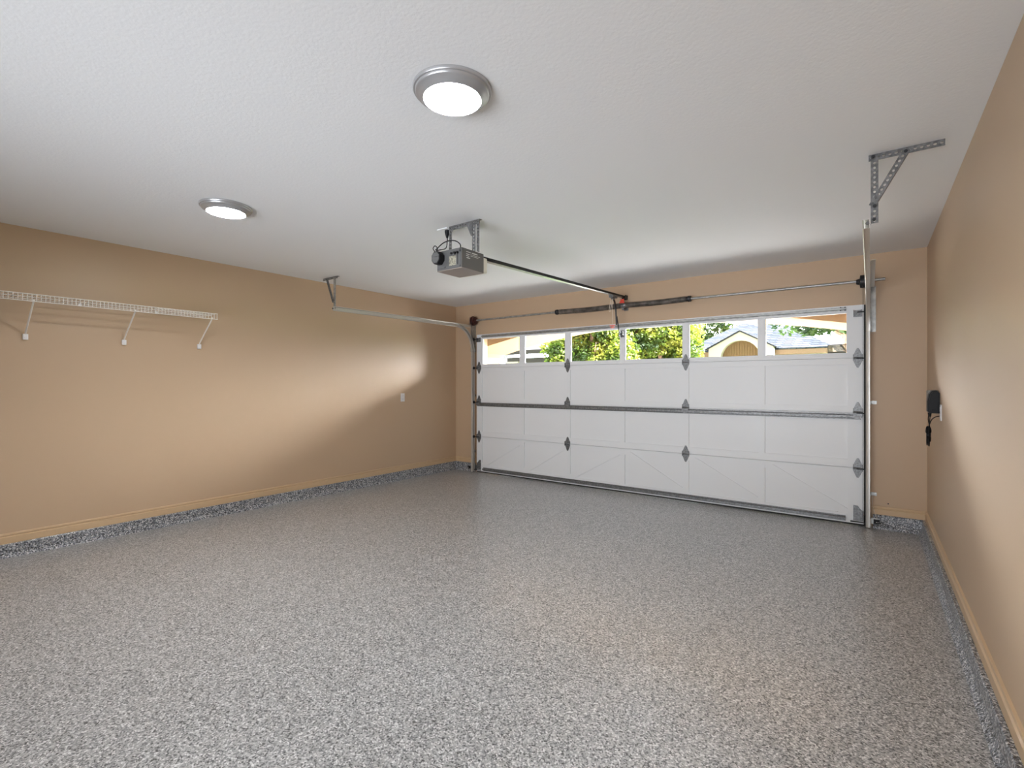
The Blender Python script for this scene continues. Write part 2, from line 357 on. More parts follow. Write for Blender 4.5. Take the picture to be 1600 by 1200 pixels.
for x in (-.20, -.235):
    for z in (2.090, 2.118): obj('strut_screw', bolt(NB(), (x, YF - .028, z), 'y', .006, .006), 'dark', dr)
def hinge_mesh(cut=False):
    bm = NB(); w, h = .036, .095                         # pressed diamond leaves round a knuckle
    y = -.003
    def leaf(s):
        q = [(-w, .010 * s), (w, .010 * s), (w, .028 * s), (.014, .082 * s), (.006, h * s), (-.006, h * s), (-.014, .082 * s), (-w, .028 * s)]
        prism(bm, q, 'y', y, -.0002)
    leaf(1)
    if not cut: leaf(-1)
    else: prism(bm, [(-w, -.01), (w, -.01), (w, -.05), (.012, -.068), (-.012, -.068), (-w, -.05)], 'y', -.034, -.031)
    tube(bm, [(-w - .003, -.010, 0), (w + .003, -.010, 0)], .0085, 10)
    for sx in (-1, 1): box(bm, sx * w - .002, sx * w + .002, -.020, -.001, -.026, .034)
    for z in (.045, .068): bolt(bm, (0, -.009, z), 'y', .007, .006)
    bolt(bm, (0, -.009, .022), 'y', .005, .006)
    if not cut:
        for z in (-.045, -.068): bolt(bm, (0, -.009, z), 'y', .007, .006)
    return bm
hm = {}
for cut in (0, 1):
    o = obj('hinge', hinge_mesh(bool(cut)), 'galvd', dr, loc=(1, 1, 1)); hm[cut] = o.data; bpy.data.objects.remove(o)
def rel(p): return Vector(p) - Vector(dr.location)
def roller(parent, x, z, s):
    bm = NB(); tube(bm, [(x - s * .055, YF - .030, z), (x + s * .030, YF - .030, z)], .0055, 8)
    lathe(bm, [(.012, -.008), (.021, -.006), (.021, .006), (.012, .008)], (x + s * .036, YF - .030, z), 'x', 20)
    return obj('roller', bm, 'dark', parent)
for x, side in ((-4.885, -1), (-3.312, 0), (-1.734, 0), (-0.098, 1)):
    for z in ZS[1:4]:
        h = bpy.data.objects.new('hinge', hm[1 if abs(z - ZS[2]) < .01 else 0]); COL.objects.link(h); h.parent = dr; h.location = rel((x, YF, z + (.008 if abs(z - ZS[2]) < .01 else 0)))
        if side: roller(h, x + side * .045, z - .004, side)
for x, s in ((-4.885, -1), (-0.098, 1)):                 # roller carriers at the top corners
    bm = NB(); box(bm, x - .035, x + .032, YF - .003, YF, 2.02, 2.085); box(bm, x - .035, x - .028, YF - .03, YF - .003, 2.02, 2.085); box(bm, x + .025, x + .032, YF - .03, YF - .003, 2.02, 2.085)
    for dx in (-.018, .016):
        for z in (2.028, 2.078): bolt(bm, (x + dx, YF - .009, z), 'y', .006, .006)
    b = obj('roller_carrier', bm, 'galvd', dr); roller(b, x + s * .05, 2.062, s)
for x, s in ((-4.93, 1), (-0.052, -1)):                  # bottom lift brackets
    q = [(x, .05), (x + s * .082, .05), (x + s * .082, .19), (x + s * .078, .197), (x + s * .045, .192), (x + s * .026, .162), (x + s * .012, .150), (x, .148)]
    bm = prism(NB(), q, 'y', YF - .004, YF - .0002); box(bm, min(x, x + s * .004), max(x, x + s * .004), YF - .045, YF - .004, .03, .11)
    for z in (.085, .12): bolt(bm, (x + s * .05, YF - .010, z), 'y', .006, .006)
    b = obj('bottom_bracket', bm, 'galvd', dr)
    bm = NB(); tube(bm, [(x + s * .105, YF - .03, .043), (x - s * .03, YF - .03, .043)], .006, 8); obj('roller_stem', bm, 'dark', b)
bm = NB(); box(bm, -2.545, -2.495, YF - .004, YF, 1.96, 2.045); box(bm, -2.542, -2.538, YF - .045, YF - .004, 1.985, 2.03); box(bm, -2.502, -2.498, YF - .045, YF - .004, 1.985, 2.03)
tube(bm, [(-2.55, YF - .033, 2.008), (-2.49, YF - .033, 2.008)], .006, 8)
obj('arm_bracket', bm, 'galvd', dr)

# sticker on the right-hand window, read from outside
st = thing('window_sticker', 'small rectangular sticker with reversed lettering in lower corner of rightmost door window', 'sticker', (-.268, YF + .025, 1.72))
obj('film', box(NB(), -.345, -.192, YF + .0235, YF + .0245, 1.677, 1.762), 'film', st)
bm = NB(); y = (YF + .0245, YF + .0255)
box(bm, -.345, -.192, *y, 1.758, 1.762); box(bm, -.345, -.192, *y, 1.677, 1.692); box(bm, -.345, -.341, *y, 1.692, 1.758); box(bm, -.196, -.192, *y, 1.692, 1.758)
prism(bm, [(-.245, 1.758), (-.225, 1.758), (-.197, 1.700), (-.205, 1.700)], 'y', *y)
obj('border', bm, 'ink', st)
mir = lambda x, z: Matrix.Translation((x, YF + .0255, z)) @ Matrix.Rotation(PI, 4, 'Z') @ Matrix.Rotation(PI / 2, 4, 'X')
text_mesh('lettering', 'ALARM', .034, 'ink', st, mir(-.287, 1.742)); text_mesh('lettering', 'A & TEL', .026, 'ink', st, mir(-.265, 1.712))

# ------------------------------------------------------------------ tracks
def sweep_yz(bm, x, prof, path, s):
    """prof: (a along x times s, b along the in-plane normal)"""
    rings = []
    for i, (y, z) in enumerate(path):
        y0, z0 = path[max(i - 1, 0)]; y1, z1 = path[min(i + 1, len(path) - 1)]
        d = Vector((y1 - y0, z1 - z0)).normalized(); n = Vector((-d.y, d.x))
        rings.append([bm.verts.new((x + s * a, y + n.x * b, z + n.y * b)) for a, b in prof])
    n = len(prof)
    for i in range(len(rings) - 1):
        for k in range(n): bm.faces.new((rings[i][k], rings[i][(k + 1) % n], rings[i + 1][(k + 1) % n], rings[i + 1][k]))
    for r in (rings[0], rings[-1]):
        f = bm.faces.new(r); bm.normal_update(); bmesh.ops.triangulate(bm, faces=[f], ngon_method='EAR_CLIP')
    return bm
CP = [(0, -.024), (.020, -.024), (.028, -.027), (.033, -.022), (.032, -.0205), (.027, -.0245), (.020, -.0215), (.0025, -.0215), (.0025, .0215), (.020, .0215), (.027, .0245), (.032, .0205), (.033, .022), (.028, .027), (.020, .024), (0, .024)]
YT = 5.727
arc = [(YT - .38 + .38 * math.cos(a * PI / 24), 1.872 + .38 * math.sin(a * PI / 24)) for a in range(0, 13)]
for x, s, lab, yend in ((-4.992, 1, 'left steel door track curving from the floor to run below the ceiling', 3.29), (-.003, -1, 'right steel door track rising beside the door towards the camera', 3.27)):
    tk = thing('door_track', lab, 'door track', (x, YT, 0), 'garage door tracks')
    obj('vertical_rail', sweep_yz(NB(), x, CP, [(YT, .012), (YT, 1.868)], s), 'track', tk, smooth=True)
    obj('curved_rail', sweep_yz(NB(), x, CP, arc + [(yend, 2.240)], s), 'track', tk, smooth=True)
    bm = NB()                                            # flag bracket between track and wall
    wx = (x - s * .045, x - s * .001); box(bm, min(wx), max(wx), YD - .004, YD, 1.87, 2.31); px = (x - s * .004, x - s * .001); box(bm, min(px), max(px), YT - .03, YD - .004, 1.87, 2.40)
    for z in (1.90, 2.06, 2.28): bolt(bm, (x - s * .025, YD - .011, z), 'y', .008, .007)
    obj('flag_bracket', bm, 'galv', tk)
    bm = NB(); ax = (x - s * .004, x - s * .001); box(bm, min(ax), max(ax), 4.45, YT - .03, 2.245, 2.285); ax = (x - s * .004, x - s * .034); box(bm, min(ax), max(ax), 4.45, YT - .03, 2.282, 2.285)
    obj('reinforcing_angle', bm, 'track', tk)
    for z in (1.192, .315):
        bm = NB(); a, b = sorted((x - s * .001, x - s * .004)); box(bm, a, b, YT - .015, YD - .003, z - .016, z + .016)
        a, b = sorted((x - s * .004, x - s * .052)); box(bm, a, b, YD - .005, YD, z - .016, z + .016); bolt(bm, (x - s * .03, YD - .011, z), 'y', .007, .006)
        obj('jamb_bracket', bm, 'galv', tk)
    obj('end_bolt', bolt(NB(), (x + s * .010, yend - .010, 2.240), 'y', .009, .009), 'galvd', tk)

# perforated angle hangers for the track ends
def angle(bm, p, u, v, n, cells, w=.034, pitch=.026, t=.0022, flange=True):
    perf(bm, p, u, v, n, cells, pitch, w, t, .0062)
    if flange:                                           # second leg of the L along the v edge
        u_, v_, n_ = Vector(u).normalized(), Vector(v).normalized(), Vector(n).normalized(); p = Vector(p)
        L = cells * pitch; q = [p, p + u_ * L, p + u_ * L + v_ * t, p + v_ * t]
        A = [bm.verts.new(x) for x in q]; B = [bm.verts.new(x - n_ * .028) for x in q]
        for k in range(4): bm.faces.new((A[k], A[(k + 1) % 4], B[(k + 1) % 4], B[k]))
        bm.faces.new(A[::-1]); bm.faces.new(B)
    return bm
hg = thing('track_hanger', 'triangular perforated steel hanger holding right door track from the ceiling', 'hanger', (0, 3.30, 2.62), 'perforated track hangers')
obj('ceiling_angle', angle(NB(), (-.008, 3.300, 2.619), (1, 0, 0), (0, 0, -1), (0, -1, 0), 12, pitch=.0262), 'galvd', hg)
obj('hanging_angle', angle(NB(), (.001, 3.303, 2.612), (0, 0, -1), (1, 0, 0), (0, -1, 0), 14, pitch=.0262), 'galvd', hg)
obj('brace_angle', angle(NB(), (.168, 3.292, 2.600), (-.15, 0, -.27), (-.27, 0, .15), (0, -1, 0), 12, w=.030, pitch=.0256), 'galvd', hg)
for x, z in ((.012, 2.603), (.150, 2.595), (.018, 2.335), (.016, 2.262)): obj('bolt', bolt(NB(), (x, 3.282, z), 'y', .009, .008), 'dark', hg)
hg = thing('track_hanger', 'narrow perforated steel hanger holding left door track from the ceiling', 'hanger', (-4.98, 3.30, 2.62), 'perforated track hangers')
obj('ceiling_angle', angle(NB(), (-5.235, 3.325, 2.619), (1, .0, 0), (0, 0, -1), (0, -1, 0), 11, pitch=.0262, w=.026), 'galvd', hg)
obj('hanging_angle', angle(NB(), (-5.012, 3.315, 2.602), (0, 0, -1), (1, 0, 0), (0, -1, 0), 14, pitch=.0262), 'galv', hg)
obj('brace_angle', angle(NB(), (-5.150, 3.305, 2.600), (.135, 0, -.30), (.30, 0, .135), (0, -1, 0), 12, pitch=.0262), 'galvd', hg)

# ------------------------------------------------------------------ torsion spring shaft
ZSH, YSH = 2.352, 5.722
ts = thing('torsion_shaft', 'long steel torsion shaft with two springs mounted above the garage door', 'torsion shaft', (-2.49, YSH, ZSH))
obj('shaft', tube(NB(), [(-5.02, YSH, ZSH), (.112, YSH, ZSH)], .0128, 14), 'galv', ts, smooth=True)
def coil(x0, x1, sag):
    bm = NB(); R, r = .030, .0046; turns = int((x1 - x0) / .0100); n = 14; pts = []
    for k in range(turns * n + 1):
        f = k / (turns * n); a = 2 * PI * k / n
        pts.append((x0 + (x1 - x0) * f, YSH + R * math.cos(a), ZSH - sag * math.sin(PI * f) + R * math.sin(a)))
    tube(bm, pts, r, 5); return bm
obj('spring', coil(-3.41, -2.53, .010), 'spring', ts, smooth=True); obj('spring', coil(-2.45, -1.715, .006), 'spring', ts, smooth=True)
for x in (-3.44, -1.69):
    s = 1 if x < -2.5 else -1
    obj('winding_cone', lathe(NB(), [(.020, -.03 * s), (.034, -.028 * s), (.036, .0), (.030, .006 * s), (.026, .05 * s)], (x, YSH, ZSH), 'x', 20), 'dark', ts)
bm = lathe(NB(), [(.024, -.04), (.034, -.012), (.034, .012), (.024, .04)], (-2.49, YSH, ZSH), 'x', 20); box(bm, -2.497, -2.483, YSH + .03, YD - .006, ZSH - .05, ZSH + .045); box(bm, -2.52, -2.46, YD - .005, YD - .0005, ZSH - .055, ZSH + .05)
tube(bm, [(-2.49, YSH, ZSH - .03), (-2.49, YSH, ZSH - .058)], .015, 12)
obj('center_bracket', bm, 'galvd', ts)
for x, s in ((-4.952, 1), (-.050, -1)):
    bm = lathe(NB(), [(.030, -.045 * s), (.050, -.03 * s), (.073, -.02 * s), (.073, -.008 * s), (.060, -.006 * s), (.060, .028 * s), (.030, .034 * s), (.022, .06 * s)], (x, YSH, ZSH - .004), 'x', 28)
    obj('cable_drum', bm, 'drum' if s > 0 else 'dark', ts, smooth=True)
for x in (-4.999, .004):
    box_ = box(NB(), x - .002, x + .002, YSH - .045, YD, ZSH - .05, ZSH + .05); obj('end_bearing_plate', box_, 'galv', ts)
for x, lab in ((-4.946, 'thin steel lift cable hanging beside the left door edge'), (-.056, 'thin steel lift cable hanging beside the right door edge')):
    tag(obj('lift_cable', tube(NB(), [(x, YSH - .060, ZSH), (x, YSH - .050, 1.6), (x + (.004 if x < -2 else -.002), YF - .035, .06)], .0022, 6), 'dark'), lab, 'cable', 'door lift cables')
wt = obj('warning_tag', prism(NB(), [(-2.52, 2.375), (-2.45, 2.375), (-2.462, 2.405), (-2.455, 2.43), (-2.478, 2.418), (-2.50, 2.428), (-2.507, 2.40)], 'y', YSH - .052, YSH - .044), 'red')
tag(wt, 'small red warning tag tied at the middle of the torsion springs', 'tag')

# ------------------------------------------------------------------ garage door opener
op = thing('garage_door_opener', 'grey ceiling-hung garage door opener with a long black rail to the door', 'garage door opener', (-2.54, 2.8, 2.225))
X0, X1, Y0, Y1, Z0, Z1 = -2.665, -2.412, 2.652, 2.905, 2.226, 2.376
bm = box(NB(), X0, X1, Y0, Y1, Z0 + .004, Z1, .004); obj('housing', bm, 'grey', op)
obj('bottom_pan', box(NB(), X0 + .001, X1 - .001, Y0 + .001, Y1 - .001, Z0, Z0 + .0038), 'pan', op)
bm = box(NB(), X0 + .006, X1 - .006, Y0 - .003, Y0 - .0002, Z0 + .006, Z1 - .006)
for x, z, w, h in ((-2.50, 2.335, .05, .022), (-2.60, 2.25, .05, .012), (-2.455, 2.30, .012, .09)): box(bm, x - w / 2, x + w / 2, Y0 - .009, Y0 - .003, z - h / 2, z + h / 2)
for x, z in ((-2.65, 2.24), (-2.428, 2.24), (-2.428, 2.362)): bolt(bm, (x, Y0 - .008, z), 'y', .005, .006)
obj('back_plate', bm, 'greyb', op)
obj('paper_label', box(NB(), -2.535, -2.462, Y0 - .0048, Y0 - .0032, 2.252, 2.322), 'label', op)
for x in (-2.505, -2.475, -2.448): obj('adjustment_knob', lathe(NB(), [(.009, 0), (.009, .014), (.004, .018)][::-1], (x, Y0 - .018, 2.340), 'y', 12), 'black', op)
obj('light_lens', box(NB(), X0 + .012, X1 - .006, Y1 + .0005, Y1 + .052, Z0 + .008, Z1 - .022, .010), 'lens', op)
bm = NB()                                                # printing on the side
for z, y0, y1, h in ((2.357, 2.70, 2.755, .004), (2.357, 2.765, 2.83, .008), (2.340, 2.70, 2.74, .004), (2.343, 2.75, 2.86, .003), (2.327, 2.70, 2.735, .004), (2.333, 2.75, 2.84, .003), (2.313, 2.705, 2.745, .006)):
    box(bm, X1 + .0001, X1 + .0007, y0, y1, z - h / 2 - .004, z + h / 2 - .004)
obj('side_printing', bm, 'print', op)
hx = [(.046 * math.cos(a * PI / 4 + PI / 8), .050 * math.sin(a * PI / 4 + PI / 8)) for a in range(8)]
bm = prism(NB(), [(-2.625 + x, 2.318 + z) for x, z in hx], 'y', Y0 - .055, Y0 - .0035)
obj('transformer_block', bm, 'black', op)
bm = prism(NB(), [(-2.625 + x * .84, 2.318 + z * .84) for x, z in hx], 'y', Y0 - .058, Y0 - .0552)
for a in range(4): lathe(bm, [(.004, -.061), (.004, -.058)], (-2.64 + .014 * a, Y0, 2.325), 'y', 8)
obj('transformer_face', bm, 'greyb', op)
bm = NB(); rr = smoothpath([(-2.655, 2.62, 2.37), (-2.665, 2.61, 2.395), (-2.64, 2.605, 2.41), (-2.62, 2.61, 2.39), (-2.635, 2.62, 2.365)], 5); tube(bm, rr, .0035, 6)
tube(bm, smoothpath([(-2.63, 2.60, 2.375), (-2.56, 2.62, 2.425), (-2.49, 2.65, 2.435), (-2.435, 2.66, 2.40), (-2.425, 2.648, 2.345)], 6), .004, 6)
tube(bm, smoothpath([(-2.62, 2.60, 2.37), (-2.66, 2.68, 2.40), (-2.715, 2.80, 2.45), (-2.745, 2.845, 2.52), (-2.75, 2.85, 2.552)], 6), .004, 6)
lathe(bm, [(.008, 0), (.013, .018), (.020, .045), (.020, .058)], (-2.75, 2.85, 2.548), 'z', 12)
obj('power_cord', bm, 'black', op, smooth=True)
def slab(bm, a, b, w, h):                                # square bar between two points
    a, b = Vector(a), Vector(b); d = (b - a).normalized(); s = d.cross(Vector((0, 0, 1))).normalized() * w / 2; u = s.cross(d).normalized() * h / 2
    A = [bm.verts.new(a + p) for p in (s + u, s - u, -s - u, -s + u)]; B = [bm.verts.new(b + p) for p in (s + u, s - u, -s - u, -s + u)]
    for k in range(4): bm.faces.new((A[k], A[(k + 1) % 4], B[(k + 1) % 4], B[k]))
    bm.faces.new(A[::-1]); bm.faces.new(B); return bm
R0, R1 = Vector((-2.537, 2.86, 2.384)), Vector((-2.492, 5.765, 2.462))
obj('rail', slab(NB(), R0, R1, .030, .026), 'black', op)
obj('rail_flange', slab(NB(), R0 + Vector((0, .1, -.0155)), R1 + Vector((0, -.1, -.0155)), .040, .003), 'galv', op)
tc = R0.lerp(R1, .888)
bm = box(NB(), tc.x - .028, tc.x + .028, tc.y - .06, tc.y + .07, tc.z - .045, tc.z - .0175, .003); box(bm, tc.x - .012, tc.x + .012, tc.y - .03, tc.y + .03, tc.z - .065, tc.z - .045)
obj('trolley', bm, 'galvd', op)
bm = NB(); box(bm, -2.515, -2.469, YD - .005, YD - .0005, 2.435, 2.49); box(bm, -2.515, -2.51, 5.74, YD - .005, 2.44, 2.485); box(bm, -2.474, -2.469, 5.74, YD - .005, 2.44, 2.485)
obj('header_bracket', bm, 'dark', op)
bm = NB(); pts = smoothpath([(-2.505, 5.45, 2.405), (-2.508, 5.50, 2.385), (-2.518, 5.56, 2.32), (-2.522, 5.585, 2.20), (-2.525, 5.60, 2.10)], 5)
for a, b in zip(pts[:-1], pts[1:]): slab(bm, a, b, .012, .028)
slab(bm, (-2.512, 5.585, 2.20), (-2.520, 5.70, 1.94), .006, .026); slab(bm, (-2.512, 5.64, 2.03), (-2.512, 5.735, 2.008), .006, .022)
obj('door_arm', bm, 'dark', op)
bm = NB()                                                # bracket the opener hangs from
oh = thing('opener_hanger', 'dark perforated steel frame hanging the opener from the ceiling', 'hanger', (-2.53, 2.82, 2.62))
obj('ceiling_angle', angle(NB(), (-2.69, 2.815, 2.619), (1, 0, 0), (0, 0, -1), (0, -1, 0), 12, w=.034, pitch=.0262), 'galvd', oh)
obj('hanging_strap', angle(NB(), (-2.69, 2.81, 2.612), (0, 0, -1), (1, 0, 0), (0, -1, 0), 9, w=.030, pitch=.0262), 'galvd', oh)
bm = angle(NB(), (-2.402, 2.81, 2.612), (0, 0, -1), (1, 0, 0), (0, -1, 0), 9, w=.026, pitch=.0262); perf(bm, (-2.444, 2.806, 2.612), (0, 0, -1), (1, 0, 0), (0, -1, 0), 9, .0262, .034, .002, .006)
obj('hanging_strap', bm, 'galvd', oh)
obj('gusset', prism(NB(), [(-2.50, 2.60), (-2.44, 2.60), (-2.44, 2.50), (-2.452, 2.50)], 'y', 2.799, 2.802), 'galvd', oh)
obj('gusset', prism(NB(), [(-2.66, 2.60), (-2.61, 2.60), (-2.66, 2.56)], 'y', 2.799, 2.802), 'galvd', oh)
rc = thing('release_cord', 'thin cream emergency release cord with red handle hanging from the opener rail', 'cord', (-2.5, 5.44, 2.4))
bm = tube(NB(), [(-2.492, 5.41, 2.39), (-2.492, 5.41, 2.075)], .0028, 6); tube(bm, smoothpath([(-2.505, 5.40, 2.385), (-2.515, 5.385, 2.30), (-2.518, 5.38, 2.245), (-2.508, 5.385, 2.24), (-2.500, 5.40, 2.30), (-2.494, 5.41, 2.36)], 5), .0025, 6)
obj('cord', bm, 'cord', rc)
bm = box(NB(), -2.525, -2.458, 5.403, 5.417, 2.062, 2.078, .003); box(bm, -2.515, -2.468, 5.404, 5.416, 2.040, 2.052, .003); box(bm, -2.496, -2.488, 5.405, 5.415, 2.050, 2.064)
obj('handle', bm, 'pinkred', rc)
co = thing('ceiling_outlet', 'pale ceiling outlet plate beside the opener hanger with black plug below', 'outlet', (-2.77, 2.845, 2.62))
obj('cover_plate', box(NB(), -2.825, -2.715, 2.81, 2.885, 2.612, 2.6195, .002), 'ceil', co)
obj('socket', lathe(NB(), [(.017, 0), (.019, -.006)], (-2.75, 2.85, 2.612), 'z', 16), 'greyb', co)

# ------------------------------------------------------------------ ceiling lights
def ceiling_light(x, y, lab):
    t = thing('ceiling_light', lab, 'ceiling light', (x, y, ZC), 'round flush ceiling lights')
    z = ZC - .0005
    pr = [(.165, 0), (.1655, -.010), (.163, -.014), (.157, -.015), (.156, -.022), (.152, -.026), (.147, -.027), (.135, -.036), (.124, -.045), (.1215, -.046), (.1205, -.043), (.118, -.030), (.118, 0)]
    obj('ring', lathe(NB(), pr, (x, y, z), 'z', 64, close=False), 'ring', t, smooth=True)
    obj('lens', lathe(NB(), [(.1175, -.030), (.1195, -.042), (.112, -.0465), (.08, -.050), (.03, -.052)], (x, y, z), 'z', 64), 'lamp', t, smooth=True)
ceiling_light(-1.428, 1.512, 'round flush ceiling light, the larger one nearest the camera')
ceiling_light(-3.655, 1.565, 'round flush ceiling light nearer to the left wall and wire shelf')

# ------------------------------------------------------------------ wire shelf
sh = thing('wire_shelf', 'white wire shelf on three slanted braces along the left tan wall', 'shelf', (-5.26, 1.2, 2.04))
ya, yb, xf, zt = .18, 2.108, -5.108, 2.052
bm = NB(); n = int((yb - ya) / .0254)
for k in range(n + 1):
    y = yb - .004 - k * .0254
    tube(bm, [(XL + .006, y, zt), (xf - .004, y, zt), (xf, y, zt - .004), (xf, y, zt - .055)], .0026, 5)
obj('deck_wires', bm, 'wire', sh)
bm = NB()
for x, z in ((xf + .003, zt - .002), (xf + .003, zt - .055), (XL + .012, zt - .005), (-5.26, zt - .005)): tube(bm, [(x, ya, z), (x, yb, z)], .0034 if x > -5.2 else .003, 6)
obj('long_rods', bm, 'wire', sh)
for y in (.818, 1.453, 2.062):
    br = obj('support_brace', tube(NB(), smoothpath([(xf - .012, y, zt - .045), (xf - .02, y, zt - .065), (XL + .05, y, 1.80), (XL + .012, y, 1.76)], 4), .0062, 8), 'wire', sh, smooth=True)
    bm = box(NB(), XL + .0005, XL + .022, y - .016, y + .016, 1.722, 1.768, .003); bolt(bm, (XL + .022, y, 1.738), 'x', .006, .004); obj('wall_clip', bm, 'white', br)
for y in (.60, 1.15, 1.70): obj('back_clip', box(NB(), XL + .0005, XL + .014, y - .01, y + .01, zt - .022, zt + .006), 'white', sh)
ps = obj('loose_rod', tube(NB(), smoothpath([(-5.30, 1.66, zt + .010), (-5.29, 1.80, zt + .016), (-5.30, 1.95, zt + .010), (-5.30, 2.05, zt + .008)], 5), .006, 8), 'wire', smooth=True)
tag(ps, 'short pale rod lying on the far end of the wire shelf', 'rod')

# ------------------------------------------------------------------ outlets, charger, sensors
def outlet(x, y, z, s, lab):
    t = thing('wall_outlet', lab, 'outlet', (x, y, z))
    a, b = sorted((x + s * .0003, x + s * .006)); obj('cover_plate', box(NB(), a, b, y - .036, y + .036, z - .059, z + .059, .002), 'white', t)
    for dz in (-.024, .024):
        a, b = sorted((x + s * .006, x + s * .0085)); f = obj('socket', box(NB(), a, b, y - .017, y + .017, z + dz - .015, z + dz + .015, .001), 'white', t)
        for dy in (-.006, .006): a, b = sorted((x + s * .0085, x + s * .0088)); obj('slot', box(NB(), a, b, y + dy - .0012, y + dy + .0012, z + dz - .002, z + dz + .006), 'black', f)
outlet(XL, 4.70, 1.177, 1, 'white duplex outlet on the left wall')
outlet(XR, 4.715, 1.160, -1, 'white outlet plate on the right wall just below the black charger')
ch = thing('battery_charger', 'black rounded charger with grey back box mounted on the right wall', 'charger', (XR, 4.93, 1.24))
bm = NB(); q = [(XR - .0005, 1.150)] + [(XR - .0005, 1.30), (XR - .02, 1.322), (XR - .045, 1.318), (XR - .062, 1.295), (XR - .070, 1.24), (XR - .070, 1.165), (XR - .055, 1.150)]
prism(bm, q, 'y', 4.80, 4.905); bmesh.ops.bevel(bm, geom=[e for e in bm.edges if abs(e.verts[0].co.y - e.verts[1].co.y) < .001 and len(e.link_faces) == 2 and e.calc_face_angle(0) > .5], offset=.008, segments=2, affect='EDGES')
obj('casing', bm, 'black', ch)
obj('back_box', box(NB(), XR - .060, XR - .0005, 4.907, 5.06, 1.150, 1.322, .006), 'charger_grey', ch)
bm = NB()
for dy, dz in ((-.02, .0), (-.006, .003), (.008, -.002)): tube(bm, [(XR - .045, 4.80 + .001, 1.175 + dz), (XR - .045, 4.790, 1.175 + dz)], .003, 6)
obj('cable_ends', bm, 'black', ch)
obj('cord_grip', lathe(NB(), [(.012, 0), (.008, -.03)], (XR - .055, 4.85, 1.152), 'z', 10), 'black', ch)
random.seed(5)
bm = NB(); cx, cy = XR - .062, 4.84
tube(bm, smoothpath([(cx + .004, 4.86, 1.155), (cx, 4.87, 1.10), (cx + .006, 4.85, 1.05), (cx, cy, 1.03)], 5), .0035, 6)
tube(bm, smoothpath([(cx + .010, 4.84, 1.155), (cx + .006, 4.83, 1.10), (cx + .004, 4.84, 1.05)], 5), .0035, 6)
tube(bm, smoothpath([(XR - .012, 4.715, 1.135), (XR - .03, 4.73, 1.128), (cx + .014, 4.78, 1.105), (cx + .004, 4.84, 1.06), (cx, cy, 1.03)], 5), .0035, 6)
for k in range(7):                                       # the tied coil
    a = random.uniform(.6, 1.0); dy = random.uniform(-.03, .03); dx = random.uniform(-.010, .010); z1 = random.uniform(1.02, 1.05); z0 = random.uniform(.90, .94)
    w = random.uniform(.018, .034); mid = .985
    tube(bm, smoothpath([(cx + dx, cy, mid), (cx + dx + .006, cy + w * .6, mid + .03), (cx + dx, cy + w * .2, z1), (cx + dx - .006, cy - w * .5, mid + .02), (cx, cy, mid), (cx + dx + .004, cy + w + dy, z0 + .03), (cx + dx, cy + dy, z0), (cx + dx - .004, cy - w + dy, z0 + .03), (cx + dx, cy, mid)], 5), .0034, 6)
tube(bm, [(cx, cy, .975), (cx, cy, .995)], .014, 10)
obj('coiled_cord', bm, 'black', ch, smooth=True)
for x, s, lab in ((.001, 1, 'black door safety sensor on bracket at foot of right track'), (-4.996, -1, 'black door safety sensor on bracket at foot of left track')):
    t = thing('safety_sensor', lab, 'sensor', (x, 5.74, .08), 'door safety sensors')
    a, b = sorted((x + s * .022, x + s * .068)); bd = obj('sensor_body', box(NB(), a, b, 5.700, 5.735, .055, .092, .003), 'black', t)
    for dz in (.045, .056): obj('indicator_light', lathe(NB(), [(.003, -.003), (.003, 0)], (x + s * dz, 5.699, .072), 'y', 8), 'white', bd)
    a, b = sorted((x + s * .003, x + s * .070)); bm = box(NB(), a, b, 5.737, 5.740, .045, .102); a, b = sorted((x + s * .001, x + s * .004)); box(bm, a, b, 5.70, 5.80, .010, .102); obj('bracket', bm, 'galv', t)
    a = x + s * .018; obj('cable', tube(NB(), smoothpath([(x + s * .05, 5.738, .095), (x + s * .03, 5.80, .15), (x + s * .015, 5.813, .22), (x + s * .015, 5.813, .30)], 5), .0025, 6), 'cord', t)
sc_ = lathe(NB(), [(.006, -.004), (.006, 0)], (.136, YD, .236), 'y', 10); tag(obj('wall_screw', sc_, 'dark'), 'tiny dark screw in tan wall above the baseboard right of the door', 'screw')

# ------------------------------------------------------------------ outside: arched entrance in front of the door
CXA = -2.49
arch = [(-8.6, -.1), (-8.6, 3.0), (3.6, 3.0), (3.6, -.1), (CXA + 2.88, -.1), (CXA + 2.88, 1.60), (CXA + 2.865, 1.74), (CXA + 2.82, 1.83)]
for k in range(0, 25):
    d = 2.74 - 5.48 * k / 24; arch.append((CXA + d, 2.225 - .045 * d * d))
arch += [(CXA - 2.82, 1.83), (CXA - 2.865, 1.74), (CXA - 2.88, 1.60), (CXA - 2.88, -.1)]
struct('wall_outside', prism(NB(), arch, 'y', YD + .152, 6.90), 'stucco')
og = lambda name, x0, x1, y0, y1, z, m, d=.1: struct(name, box(NB(), x0, x1, y0, y1, z - d, z), m)
gd = og('ground_driveway', -6.2, 1.4, YD + .14, 15.5, -.02, 'drive'); 
og('ground_street', -60, 60, 15.5, 20.0, -.10, 'asphalt')
bm = box(NB(), -60, -6.2, 6.95, 15.5, -.14, -.06); box(bm, 1.4, 60, 6.95, 15.5, -.14, -.06); box(bm, -60, 60, 20.0, 90, -.14, -.06)
tag(struct('ground_lawn', bm, 'lawn'), 'green lawn beyond the garage', 'lawn')['kind'] = 'stuff'

